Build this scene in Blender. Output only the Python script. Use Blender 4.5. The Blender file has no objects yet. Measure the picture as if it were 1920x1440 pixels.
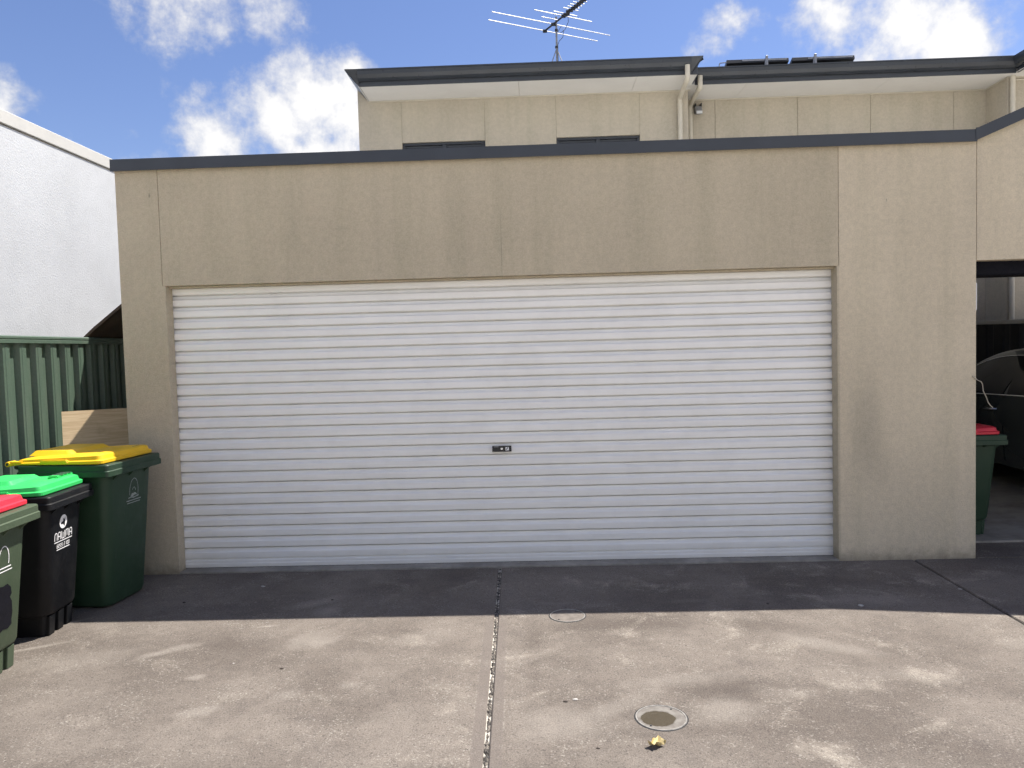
import bpy, bmesh, math, random
from mathutils import Vector, Matrix
random.seed(7)
R = math.radians
sc = bpy.context.scene
COL = sc.collection

# ------------------------------------------------------------------ camera
cam_d = bpy.data.cameras.new('camera'); cam = bpy.data.objects.new('camera', cam_d); COL.objects.link(cam)
yaw, pitch, roll = -0.02675, -0.04726, -0.02777
fw = Vector((math.sin(yaw)*math.cos(pitch), math.cos(yaw)*math.cos(pitch), math.sin(pitch)))
r0 = Vector((math.cos(yaw), -math.sin(yaw), 0)); u0 = r0.cross(fw)
rt = math.cos(roll)*r0 + math.sin(roll)*u0; up = -math.sin(roll)*r0 + math.cos(roll)*u0
mw = Matrix((rt, up, -fw)).transposed().to_4x4(); mw.translation = (2.62728, -5.30087, 1.58378)
cam.matrix_world = mw
cam_d.sensor_fit = 'HORIZONTAL'; cam_d.sensor_width = 36.0; cam_d.lens = 36.0*1385/1920
cam_d.clip_start = 0.05; cam_d.clip_end = 3000
sc.camera = cam

# ------------------------------------------------------------------ exposure
sc.view_settings.view_transform = 'Standard'; sc.view_settings.look = 'None'
sc.view_settings.gamma = 1.0; sc.view_settings.use_curve_mapping = False
sc.view_settings.exposure = 0.88

sc.cycles.use_adaptive_sampling = True; sc.cycles.adaptive_threshold = 0.04
sc.cycles.max_bounces = 5; sc.cycles.diffuse_bounces = 3; sc.cycles.glossy_bounces = 3; sc.cycles.transmission_bounces = 2
sc.cycles.caustics_reflective = False; sc.cycles.caustics_refractive = False

# ------------------------------------------------------------------ sun
SUN = Vector((0.45, 0.31, 1.0)).normalized()
sd = bpy.data.lights.new('sun', 'SUN'); sd.energy = 5.0; sd.angle = R(0.5); sd.color = (1.0, 0.95, 0.88)
so = bpy.data.objects.new('sun', sd); COL.objects.link(so)
so.rotation_euler = SUN.to_track_quat('Z', 'Y').to_euler()

# ------------------------------------------------------------------ node helpers
class NT:
    def __init__(s, nt): s.nt = nt; s.n = nt.nodes; s.l = nt.links
    def add(s, t, **kw):
        nd = s.n.new(t)
        for k, v in kw.items(): setattr(nd, k, v)
        return nd
    def link(s, a, b): s.l.new(a, b)
    def put(s, sock, v):
        if isinstance(v, bpy.types.NodeSocket): s.l.new(v, sock)
        elif isinstance(v, (tuple, list)) and sock.type == 'RGBA' and len(v) == 3: sock.default_value = (*v, 1)
        else: sock.default_value = v
    def m(s, op, a, b=None, c=None, clamp=False):
        nd = s.add('ShaderNodeMath', operation=op, use_clamp=clamp)
        s.put(nd.inputs[0], a)
        if b is not None: s.put(nd.inputs[1], b)
        if c is not None: s.put(nd.inputs[2], c)
        return nd.outputs[0]
    def vm(s, op, a, b=None, scale=None):
        nd = s.add('ShaderNodeVectorMath', operation=op)
        s.put(nd.inputs[0], a)
        if b is not None: s.put(nd.inputs[1], b)
        if scale is not None: s.put(nd.inputs['Scale'], scale)
        return nd.outputs['Value'] if op in ('LENGTH', 'DISTANCE', 'DOT_PRODUCT') else nd.outputs[0]
    def noise(s, vec, scale, detail=4, rough=0.55, dist=0.0):
        nd = s.add('ShaderNodeTexNoise')
        s.put(nd.inputs['Vector'], vec); s.put(nd.inputs['Scale'], scale); s.put(nd.inputs['Detail'], detail)
        s.put(nd.inputs['Roughness'], rough); s.put(nd.inputs['Distortion'], dist)
        return nd.outputs['Fac']
    def ramp(s, v, lo, hi, a=0.0, b=1.0, smooth=True):
        nd = s.add('ShaderNodeMapRange', interpolation_type='SMOOTHSTEP' if smooth else 'LINEAR')
        s.put(nd.inputs['Value'], v); s.put(nd.inputs['From Min'], lo); s.put(nd.inputs['From Max'], hi)
        s.put(nd.inputs['To Min'], a); s.put(nd.inputs['To Max'], b)
        return nd.outputs['Result']
    def mix(s, f, a, b, mode='MIX'):
        nd = s.add('ShaderNodeMix', data_type='RGBA', blend_type=mode)
        s.put(nd.inputs[0], f); s.put(nd.inputs[6], a); s.put(nd.inputs[7], b)
        return nd.outputs[2]
    def xyz(s, v):
        nd = s.add('ShaderNodeSeparateXYZ'); s.put(nd.inputs[0], v); return nd.outputs
    def comb(s, x, y, z):
        nd = s.add('ShaderNodeCombineXYZ')
        for i, q in enumerate((x, y, z)): s.put(nd.inputs[i], q)
        return nd.outputs[0]
    def pos(s): return s.add('ShaderNodeNewGeometry').outputs['Position']
    def scale(s, v, k): return s.vm('MULTIPLY', v, k)

# ------------------------------------------------------------------ sky
w = bpy.data.worlds.new('World'); sc.world = w; w.use_nodes = True
t = NT(w.node_tree); t.n.clear()
sky = t.add('ShaderNodeTexSky', sky_type='NISHITA', sun_disc=False)
sky.sun_elevation = math.asin(SUN.z); sky.sun_rotation = math.atan2(SUN.x, SUN.y)
sky.altitude = 0; sky.air_density = 1.15; sky.dust_density = 0.25; sky.ozone_density = 1.6
SKY_STRENGTH = 0.073
d = t.vm('NORMALIZE', t.add('ShaderNodeTexCoord').outputs['Generated'])
warp = t.add('ShaderNodeTexNoise'); t.put(warp.inputs['Vector'], d); warp.inputs['Scale'].default_value = 7; warp.inputs['Detail'].default_value = 2
dw = t.vm('ADD', d, t.vm('SCALE', t.vm('SUBTRACT', warp.outputs['Color'], (0.5, 0.5, 0.5)), scale=0.09))
# cumulus in view (centre direction, radius, density); unseen fill clouds are added further down
CL = [((.343,.868,.359),.062,1.0), ((.421,.838,.347),.085,1.15), ((.475,.822,.321),.085,1.1), ((.40,.858,.315),.085,1.0), ((.44,.82,.385),.06,.8), ((.233,.896,.379),.042,.8), ((.215,.905,.365),.03,.6),
      ((-.257,.915,.31),.085,1.15), ((-.30,.912,.28),.095,1.15), ((-.218,.92,.34),.055,1.0), ((-.22,.935,.27),.095,1.2), ((-.37,.895,.255),.09,1.05), ((-.43,.88,.228),.07,.9), ((-.475,.86,.215),.05,.7), ((-.27,.925,.235),.10,1.2),
      ((-.361,.846,.405),.085,.98), ((-.30,.86,.415),.08,.95), ((-.42,.815,.41),.06,.55), ((-.575,.775,.27),.075,.9), ((-.50,.829,.245),.035,.5), ((-.334,.885,.325),.018,.6), ((-.116,.93,.34),.028,.75)]
acc = None
for c, r, k in CL:
    b = t.m('MULTIPLY_ADD', t.vm('DISTANCE', dw, tuple(Vector(c).normalized())), -k/(r*1.2), k*1.1)
    acc = b if acc is None else t.m('MAXIMUM', acc, b)
# unseen broken cumulus outside the view, added to brighten the shaded facade
rest = t.m('MULTIPLY_ADD', t.vm('DISTANCE', d, tuple(Vector((-.03, .93, .36)).normalized())), 4.0, -2.9)
fld = t.m('MULTIPLY', t.m('SUBTRACT', t.noise(t.vm('ADD', t.scale(d, (1, 1, 1.3)), (3.1, 1.7, 0.4)), 2.6, 2, 0.5), t.ramp(t.xyz(d)[2], 0.15, 0.85, 0.27, 0.47)), 5.0)
acc = t.m('MAXIMUM', acc, t.m('MINIMUM', t.m('MINIMUM', rest, fld), 1.1))
acc = t.m('MAXIMUM', acc, 0.0)
f1 = t.noise(d, 11, 6, 0.62, 0.0); f2 = t.noise(d, 46, 4, 0.62, 0.0)
dens = t.m('ADD', acc, t.m('MULTIPLY', t.m('SUBTRACT', f1, 0.52), 2.0))
dens = t.m('ADD', dens, t.m('MULTIPLY', t.m('SUBTRACT', f2, 0.5), 0.55))
alpha = t.m('MULTIPLY', t.ramp(dens, 0.36, 1.08), t.ramp(acc, 0.02, 0.2))
shade = t.ramp(dens, 0.40, 1.6, 0.43, 0.70)
cc = t.vm('SCALE', t.comb(1.0, 0.985, 0.965), scale=t.m('DIVIDE', shade, SKY_STRENGTH))
tint = t.mix(1.0, sky.outputs[0], (0.82, 0.83, 1.06), 'MULTIPLY')
colr = t.mix(t.m('MULTIPLY', alpha, 0.93), tint, cc)
bg = t.add('ShaderNodeBackground'); t.put(bg.inputs[0], colr); bg.inputs[1].default_value = SKY_STRENGTH
w.cycles.sampling_method = 'MANUAL'; w.cycles.sample_map_resolution = 512
t.link(bg.outputs[0], t.add('ShaderNodeOutputWorld').inputs[0])

# ------------------------------------------------------------------ materials
MATS = {}
def mat(name, col, rough=0.6, metal=0.0, var=0.0, vscale=6.0, bump=0.0, bscale=60.0, spec=0.5, coat=0.0, fn=None):
    if name in MATS: return MATS[name]
    m = bpy.data.materials.new(name); m.use_nodes = True; MATS[name] = m
    t = NT(m.node_tree); b = t.n['Principled BSDF']
    b.inputs['Roughness'].default_value = rough; b.inputs['Metallic'].default_value = metal
    b.inputs['Specular IOR Level'].default_value = spec; b.inputs['Coat Weight'].default_value = coat
    p = t.pos(); c = tuple(col)
    if var > 0:
        n = t.noise(p, vscale, 6, 0.6); n2 = t.noise(p, vscale*9, 4, 0.6)
        f = t.m('ADD', t.ramp(n, 0.3, 0.7, 1-var, 1+var), t.ramp(n2, 0.3, 0.7, -var*0.4, var*0.4))
        c = t.vm('SCALE', tuple(col), scale=f)
        t.put(b.inputs['Roughness'], t.ramp(n2, 0.3, 0.7, max(rough-0.08, 0.02), min(rough+0.1, 1)))
    t.put(b.inputs['Base Color'], c)
    h = None
    if bump > 0: h = t.noise(p, bscale, 4, 0.6)
    if fn: 
        c2, h2 = fn(t, p, c, b)
        if c2 is not None: t.put(b.inputs['Base Color'], c2)
        if h2 is not None: h = h2
    if h is not None:
        bp = t.add('ShaderNodeBump'); bp.inputs['Strength'].default_value = 1.0; bp.inputs['Distance'].default_value = bump
        t.put(bp.inputs['Height'], h); t.link(bp.outputs[0], b.inputs['Normal'])
    return m

def blot(t, p, c, rx, rz, axes='xz', wob=0.06, soft=0.35, ang=0.0, nsc=9.0):
    """soft-edged irregular patch centred at c on a wall (xz) or the ground (xy): 0..1"""
    if not hasattr(t, 'cache'): t.cache = {}
    if nsc not in t.cache: t.cache[nsc] = t.m('SUBTRACT', t.noise(p, nsc, 3, 0.6), 0.5)
    ca, sa = math.cos(ang), math.sin(ang)
    va = (ca, 0, sa) if axes == 'xz' else (ca, sa, 0); vb = (-sa, 0, ca) if axes == 'xz' else (-sa, ca, 0)
    va = tuple(k/rx for k in va); vb = tuple(k/rz for k in vb)
    c3 = (c[0], 0, c[1]) if axes == 'xz' else (c[0], c[1], 0)
    q = t.vm('SUBTRACT', p, c3)
    a1 = t.vm('DOT_PRODUCT', q, va); b1 = t.vm('DOT_PRODUCT', q, vb)
    l = t.m('SQRT', t.m('MULTIPLY_ADD', a1, a1, t.m('MULTIPLY', b1, b1)))
    l = t.m('MULTIPLY_ADD', t.cache[nsc], wob*20, l)
    return t.m('MULTIPLY_ADD', l, -1/(2*soft), (1+soft)/(2*soft), clamp=True)

def render_fn(stains=(), streak=0.05, lift=None, base=True):
    def fn(t, p, c, b):
        q = t.xyz(p)
        big = t.noise(t.scale(p, (0.9, 0.9, 0.7)), 1.3, 5, 0.55)
        st = t.noise(t.scale(p, (3.2, 3.2, 0.22)), 1.5, 6, 0.62)
        st2 = t.noise(t.scale(p, (11, 11, 0.5)), 1.0, 4, 0.6)
        gr = t.noise(p, 95, 3, 0.7); gr2 = t.noise(p, 26, 4, 0.6)
        f = t.m('ADD', t.ramp(big, 0.3, 0.7, 0.95, 1.05), t.ramp(st, 0.42, 0.72, 0.03, -streak))
        f = t.m('ADD', f, t.ramp(st2, 0.5, 0.8, 0.0, -streak*0.45))
        f = t.m('ADD', f, t.ramp(gr, 0.3, 0.7, -0.075, 0.075)); f = t.m('ADD', f, t.ramp(gr2, 0.3, 0.7, -0.05, 0.05))
        col = t.vm('SCALE', c, scale=f)
        col = t.mix(t.ramp(st, 0.4, 0.7, 0.0, 0.35), col, t.vm('MULTIPLY', col, (0.94, 0.97, 0.93)))
        if lift:   # right-hand pier: paler, greyer coat of paint
            col = t.mix(t.ramp(q[0], lift-0.004, lift+0.004), col, t.vm('MULTIPLY', col, (1.19, 1.19, 1.20)))
        for (cx, cz, rx, rz, dark) in stains:
            col = t.mix(t.m('MULTIPLY', blot(t, p, (cx, cz), rx, rz, wob=0.05, soft=0.6), dark*0.42 if rx > .02 else dark), col, t.vm('MULTIPLY', col, (0.62, 0.64, 0.66)))
        if base:   # splashed dirt along the foot of the wall
            e = t.m('ADD', q[2], t.m('MULTIPLY', t.m('SUBTRACT', t.noise(p, 14, 4, 0.65), 0.5), 0.16))
            col = t.mix(t.ramp(e, 0.11, -0.03, 0, 0.55), col, (0.10, 0.085, 0.065))
        h = t.m('ADD', t.m('MULTIPLY', t.noise(p, 120, 3, 0.65), 1.0), t.m('MULTIPLY', t.noise(p, 45, 3, 0.6), 0.6))
        return col, h
    return fn
M_wall = mat('render_tan', (0.515, 0.447, 0.335), 0.92, bump=0.0042, spec=0.2,
             fn=render_fn(stains=((5.0, 1.02, .085, .25, 1.1), (5.03, 0.72, .11, .2, .6), (5.70, 1.22, .07, .15, .4), (0.95, 2.55, .05, .35, .25), (1.55, 2.6, .03, .4, .3), (1.72, 2.4, .14, .3, .22), (2.15, 2.4, .10, .35, .25),
                                  (1.15, 2.35, .16, .2, .2), (3.4, 2.5, .1, .4, .15), (5.74, 2.6, .06, .35, .35), (2.4365, 2.29, .0022, .20, .8), (-.084, 2.757, .006, .014, 1.0), (5.147, 2.555, .004, .009, 1.0), (5.2, 0.95, .07, .05, .2)), lift=4.814))
M_reveal = M_wall
M_hwall = mat('render_cream', (0.465, 0.42, 0.34), 0.92, bump=0.003, spec=0.2, fn=render_fn(streak=0.035, base=False))
M_joint = mat('joint_sealant', (0.36, 0.32, 0.25), 0.9, var=0.2)
M_white = mat('white_render', (0.475, 0.49, 0.51), 0.85, var=0.05, vscale=1.2, bump=0.003, bscale=60)
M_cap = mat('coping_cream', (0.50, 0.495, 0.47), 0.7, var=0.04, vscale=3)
M_slate = mat('slate_metal', (0.043, 0.050, 0.062), 0.42, var=0.08, vscale=4, spec=0.5)
M_slate2 = mat('slate_gutter', (0.034, 0.040, 0.050), 0.35, var=0.1, vscale=3)
M_roof = mat('roof_sheet', (0.06, 0.066, 0.075), 0.5, var=0.1)
M_groof = mat('pale_roof_sheet', (0.62, 0.61, 0.57), 0.5, var=0.06)
M_soffit = mat('soffit_white', (0.74, 0.73, 0.70), 0.75, var=0.03, vscale=2)
M_pipe = mat('pipe_cream', (0.58, 0.54, 0.45), 0.5, var=0.05)
M_glass = mat('window_glass', (0.03, 0.035, 0.04), 0.05, spec=0.8)
M_frame = mat('window_frame', (0.035, 0.04, 0.048), 0.4, var=0.05)
def door_fn(t, p, c, b):
    q = t.xyz(p)
    n = t.noise(t.scale(p, (1.0, 1, 26)), 1.2, 4, 0.6); n2 = t.noise(p, 5, 5, 0.65); n3 = t.noise(t.scale(p, (2.5, 1, 2.5)), 2.2, 3, 0.5)
    f = t.m('ADD', t.ramp(n, 0.3, 0.7, 0.97, 1.03), t.ramp(n2, 0.35, 0.75, 0.025, -0.035))
    col = t.vm('SCALE', c, scale=f)
    dirt = t.ramp(t.m('ADD', q[2], t.m('MULTIPLY', t.m('SUBTRACT', n2, 0.5), 0.25)), 0.16, -0.02, 0, 0.3)
    col = t.mix(dirt, col, (0.35, 0.32, 0.27))
    mk = t.m('MULTIPLY', t.ramp(t.noise(p, 55, 2, 0.5), 0.74, 0.80), t.ramp(n3, 0.56, 0.7))
    col = t.mix(t.m('MULTIPLY', mk, 0.45), col, (0.25, 0.24, 0.22))
    return col, t.noise(t.scale(p, (0.8, 1, 5)), 5, 3, 0.5)
M_door = mat('door_steel', (0.90, 0.89, 0.86), 0.36, bump=0.003, fn=door_fn, spec=0.45)
M_black = mat('black_plastic', (0.012, 0.012, 0.014), 0.4, var=0.15, vscale=20)
M_rubber = mat('rubber', (0.015, 0.015, 0.015), 0.85, var=0.2)
M_wplas = mat('white_plastic', (0.78, 0.79, 0.8), 0.45, var=0.03)
def fence_fn(t, p, c, b):
    n = t.noise(t.scale(p, (3, 3, 1.0)), 3, 6, 0.65); n2 = t.noise(p, 60, 3, 0.6)
    col = t.mix(t.ramp(n, 0.45, 0.75, 0, 0.35), c, (0.13, 0.155, 0.12))
    return t.vm('SCALE', col, scale=t.ramp(n2, 0.3, 0.7, 0.93, 1.07)), None
M_fence = mat('fence_green', (0.080, 0.122, 0.088), 0.5, fn=fence_fn)
M_beam = mat('dark_beam', (0.007, 0.008, 0.014), 0.8, var=0.1, spec=0.2)
M_dfence = mat('fence_charcoal', (0.022, 0.024, 0.029), 0.5, var=0.1)
def ply_fn(t, p, c, b):
    g = t.noise(t.scale(p, (2.0, 2, 30)), 2.0, 5, 0.6, 0.8); k = t.noise(p, 8, 4, 0.6)
    col = t.mix(t.ramp(g, 0.3, 0.7), (0.50, 0.36, 0.21), (0.64, 0.49, 0.31))
    return t.mix(t.ramp(k, 0.55, 0.75, 0, 0.4), col, (0.33, 0.23, 0.13)), g
M_ply = mat('plywood', (0.5, 0.38, 0.23), 0.8, bump=0.001, fn=ply_fn)
M_brown = mat('brown_sheet', (0.075, 0.05, 0.032), 0.8, var=0.3, vscale=5, bump=0.002, bscale=30)
M_alu = mat('aluminium', (0.75, 0.76, 0.78), 0.3, metal=0.7, var=0.05)
M_galv = mat('galvanised', (0.32, 0.33, 0.35), 0.45, metal=0.5, var=0.15, vscale=15)
M_dark = mat('dark_bracket', (0.03, 0.032, 0.036), 0.5, var=0.1)
M_pv = mat('solar_cells', (0.012, 0.016, 0.035), 0.12, var=0.1, spec=0.7)
def bin_mat(name, col, rough=0.5, spec=0.4):
    def fn(t, p, c, b):
        n = t.noise(p, 9, 6, 0.65); s = t.noise(t.scale(p, (25, 25, 3)), 1.5, 5, 0.65); d = t.noise(p, 90, 2, 0.5)
        col2 = t.mix(t.ramp(n, 0.5, 0.8, 0, 0.28), c, t.vm('ADD', t.vm('SCALE', c, scale=0.8), (0.035, 0.033, 0.028)))
        col2 = t.mix(t.m('MULTIPLY', t.ramp(s, 0.68, 0.76), 0.22), col2, (0.22, 0.21, 0.19))
        t.put(b.inputs['Roughness'], t.ramp(n, 0.3, 0.7, rough-0.06, rough+0.12))
        return col2, d
    return mat(name, col, rough, bump=0.0006, fn=fn, spec=spec)
M_bgreen = bin_mat('bin_green', (0.020, 0.048, 0.026)); M_bolive = bin_mat('bin_olive', (0.060, 0.085, 0.050)); M_bblack = bin_mat('bin_black', (0.0055, 0.006, 0.0075), spec=0.3)
M_lyel = bin_mat('lid_yellow', (0.83, 0.50, 0.012), 0.42); M_lgrn = bin_mat('lid_green', (0.035, 0.50, 0.115), 0.42); M_lred = bin_mat('lid_red', (0.62, 0.030, 0.055), 0.42)
M_print = mat('white_print', (0.9, 0.9, 0.9), 0.6, var=0.05, vscale=40)
M_printg = mat('grey_print', (0.30, 0.34, 0.33), 0.6, var=0.15, vscale=40)
M_paint = mat('black_spray', (0.005, 0.005, 0.009), 0.7, var=0.2, vscale=30, spec=0.2)
M_leaf = mat('dry_leaf', (0.62, 0.50, 0.24), 0.7, var=0.35, vscale=40)
M_chip = mat('stone_chip', (0.42, 0.40, 0.37), 0.8, var=0.1, vscale=60)
M_bark = mat('dark_scrap', (0.045, 0.035, 0.028), 0.9, var=0.2, vscale=60)
M_rope = mat('rope', (0.42, 0.38, 0.31), 0.9, var=0.2, vscale=80)
M_car = mat('car_paint', (0.07, 0.085, 0.09), 0.25, metal=0.3, coat=0.8)
M_cglass = mat('car_glass', (0.006, 0.008, 0.010), 0.06, spec=0.22)
M_chrome = mat('chrome', (0.75, 0.76, 0.78), 0.12, metal=1.0)
M_tyre = mat('tyre', (0.014, 0.014, 0.015), 0.85, var=0.2)
M_lens = mat('red_lens', (0.35, 0.01, 0.012), 0.15); M_lampc = mat('clear_lens', (0.6, 0.62, 0.64), 0.08)

# ground concrete -------------------------------------------------------------
JA = (2.362, 0.024, 2.413, -2.665)      # main joint line x at y
jx0, jdir = 2.3624, (2.413-2.362)/(-2.665-0.024)
def conc_fn(t, p, c, b):
    q = t.xyz(p)
    big = t.noise(p, 1.1, 6, 0.6, 0.3); mid = t.noise(t.vm('ADD', p, (7, 3, 0)), 3.3, 6, 0.62, 0.4); sm = t.noise(p, 13, 5, 0.65)
    gr = t.noise(p, 130, 3, 0.75); gr2 = t.noise(p, 320, 2, 0.7)
    v = t.add('ShaderNodeTexVoronoi'); t.put(v.inputs['Vector'], p); v.inputs['Scale'].default_value = 150
    vs = t.xyz(v.outputs['Color'])[0]
    col = t.mix(t.ramp(big, 0.32, 0.68), (0.113, 0.095, 0.081), (0.185, 0.160, 0.137))
    right = t.ramp(q[0], 1.0, 3.6)
    col = t.mix(t.m('MULTIPLY', t.ramp(mid, 0.53, 0.75), t.m('ADD', 0.25, t.m('MULTIPLY', right, 0.5))), col, (0.315, 0.28, 0.235))
    col = t.mix(t.ramp(t.noise(t.vm('ADD', p, (1, 9, 0)), 2.1, 5, 0.6), 0.55, 0.75, 0, 0.5), col, (0.098, 0.083, 0.075))
    f = t.m('ADD', t.ramp(gr, 0.28, 0.72, 0.74, 1.26), t.ramp(gr2, 0.3, 0.7, -0.16, 0.16))
    f = t.m('ADD', f, t.ramp(sm, 0.3, 0.7, -0.10, 0.10))
    col = t.vm('SCALE', col, scale=f)
    # exposed pale and dark aggregate grains
    wear = t.m('ADD', 0.25, t.m('MULTIPLY', t.ramp(mid, 0.4, 0.65), 0.75))
    col = t.mix(t.m('MULTIPLY', t.ramp(vs, 0.90, 0.95), t.m('MULTIPLY', wear, 0.38)), col, (0.44, 0.41, 0.36))
    col = t.mix(t.m('MULTIPLY', t.ramp(vs, 0.08, 0.04), 0.5), col, (0.06, 0.05, 0.046))
    # spills, scuffs and worn patches with outlines of their own
    P = [((1.21,-.685),.17,.055,.6,.55), ((1.33,-.86),.07,.07,.2,.6), ((1.37,-1.30),.12,.09,.5,.7), ((.66,-1.38),.085,.04,.5,.75), ((.555,-1.46),.07,.03,.45,.75), ((.92,-1.75),.04,.025,.4,.8),
         ((4.68,-.82),.24,.07,-.1,.55), ((4.4,-.84),.10,.03,.2,.35), ((2.98,-.83),.12,.03,.3,.3), ((2.75,-.78),.10,.025,.0,.3), ((3.55,-.78),.12,.03,.1,.3),
         ((-.26,-1.02),.14,.02,.8,.7), ((-.17,-1.34),.13,.02,.5,.8), ((1.45,-1.95),.06,.045,.5,.5), ((1.72,-1.86),.05,.03,.1,.5), ((1.04,-1.08),.05,.012,.2,.9), ((2.0,-1.3),.15,.1,.2,.35),
         ((4.14,-1.5),.20,.06,-.45,.5), ((4.0,-1.38),.10,.05,-.5,.3), ((3.3,-1.86),.22,.06,.1,.5), ((2.98,-2.1),.2,.06,.6,.45), ((3.42,-2.15),.14,.09,.4,.6), ((2.72,-2.25),.2,.12,.2,.45), ((5.2,-1.55),.2,.06,-.3,.5), ((3.72,-2.0),.12,.06,.0,.3), ((4.35,-1.85),.18,.06,-.2,.35), ((1.1,-2.1),.09,.04,.3,.6), ((.2,-1.5),.35,.12,.3,.25)]
    grain = t.ramp(gr, 0.3, 0.62, 0.45, 1.0)
    for (cc, rx, ry, ang, k) in P:
        col = t.mix(t.m('MULTIPLY', t.m('MULTIPLY', blot(t, p, cc, rx, ry, 'xy', 0.085, 0.55, ang, 8), grain), k*0.5), col, (0.38, 0.345, 0.30))
    for (cc, rx, ry, ang, k) in [((3.5,-1.95),.22,.10,.0,.5), ((2.6,-1.4),.05,.4,.0,.4), ((3.15,-1.15),.25,.06,0,.35), ((3.9,-1.2),.3,.07,-.2,.4), ((3.3,-2.33),.16,.05,.1,.4), ((4.6,-2.0),.3,.1,-.3,.35), ((.0,-1.9),.4,.15,.5,.35), ((1.0,-1.35),.5,.1,.2,.25)]:
        col = t.mix(t.m('MULTIPLY', blot(t, p, cc, rx, ry, 'xy', 0.05, 0.6, ang, 6), k), col, t.vm('MULTIPLY', col, (0.6, 0.58, 0.58)))
    # tooled margin each side of the expansion joint
    jx = t.m('ADD', jx0, t.m('MULTIPLY', q[1], jdir)); dj = t.m('ABSOLUTE', t.m('SUBTRACT', q[0], jx))
    wob = t.m('MULTIPLY', t.m('SUBTRACT', sm, 0.5), 0.012)
    marg = t.m('MULTIPLY', t.ramp(t.m('ADD', dj, wob), 0.066, 0.060), t.ramp(q[1], -0.8, -1.3, 0.3, 1))
    col = t.mix(t.m('MULTIPLY', marg, 0.5), col, (0.150, 0.128, 0.114))
    ln = t.m('MULTIPLY', t.ramp(t.m('ABSOLUTE', t.m('SUBTRACT', t.m('ADD', dj, wob), 0.066)), 0.006, 0.002), t.m('MULTIPLY', t.ramp(q[1], -1.0, -1.6), t.ramp(t.noise(p, 22, 3, 0.6), 0.5, 0.66)))
    col = t.mix(t.m('MULTIPLY', ln, 0.22), col, (0.48, 0.44, 0.38))
    t.put(b.inputs['Roughness'], t.ramp(sm, 0.3, 0.7, 0.78, 0.95))
    h = t.m('ADD', t.m('MULTIPLY', gr, 0.7), t.m('ADD', t.m('MULTIPLY', gr2, 0.4), t.m('MULTIPLY', sm, 0.5)))
    return col, h
M_conc = mat('driveway_concrete', (0.2, 0.17, 0.15), 0.9, bump=0.004, fn=conc_fn, spec=0.25)
M_floor = mat('floor_concrete', (0.27, 0.25, 0.22), 0.85, var=0.25, vscale=3, bump=0.002, bscale=90)
M_earth = mat('lane_concrete', (0.44, 0.41, 0.36), 0.95, var=0.2, vscale=0.6, bump=0.003, bscale=70)
def filler_fn(t, p, c, b):
    v = t.add('ShaderNodeTexVoronoi'); t.put(v.inputs['Vector'], p); v.inputs['Scale'].default_value = 75
    n = t.noise(p, 40, 3, 0.6)
    col = t.mix(t.ramp(t.xyz(v.outputs['Color'])[0], 0.35, 0.6), (0.065, 0.058, 0.052), (0.205, 0.18, 0.152))
    return t.mix(t.ramp(n, 0.55, 0.65), col, (0.04, 0.035, 0.03)), t.m('SUBTRACT', 1.0, v.outputs['Distance'])
M_fill = mat('joint_filler', (0.2, 0.18, 0.15), 0.95, bump=0.01, fn=filler_fn)
M_fillD = mat('joint_bitumen', (0.02, 0.02, 0.02), 0.8, var=0.3, vscale=60)
M_coverc = mat('cover_infill', (0.145, 0.125, 0.108), 0.8, var=0.25, vscale=20, bump=0.002, bscale=120)
def puddle_fn(t, p, c, b):
    q = t.xyz(p)
    m_ = blot(t, p, (3.125, -2.225), .075, .066, 'xy', 0.012, 0.05, 0, 30)
    n = t.noise(p, 30, 4, 0.6)
    col = t.mix(m_, t.mix(t.ramp(n, 0.35, 0.65), (0.13, 0.115, 0.10), (0.19, 0.175, 0.155)), (0.060, 0.048, 0.030))
    t.put(b.inputs['Roughness'], t.ramp(m_, 0, 1, 0.75, 0.25))
    return col, None
M_coverw = mat('cover_wet', (0.2, 0.18, 0.15), 0.7, fn=puddle_fn)
M_ring = mat('steel_ring', (0.27, 0.255, 0.235), 0.5, metal=0.4, var=0.3, vscale=40)

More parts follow.
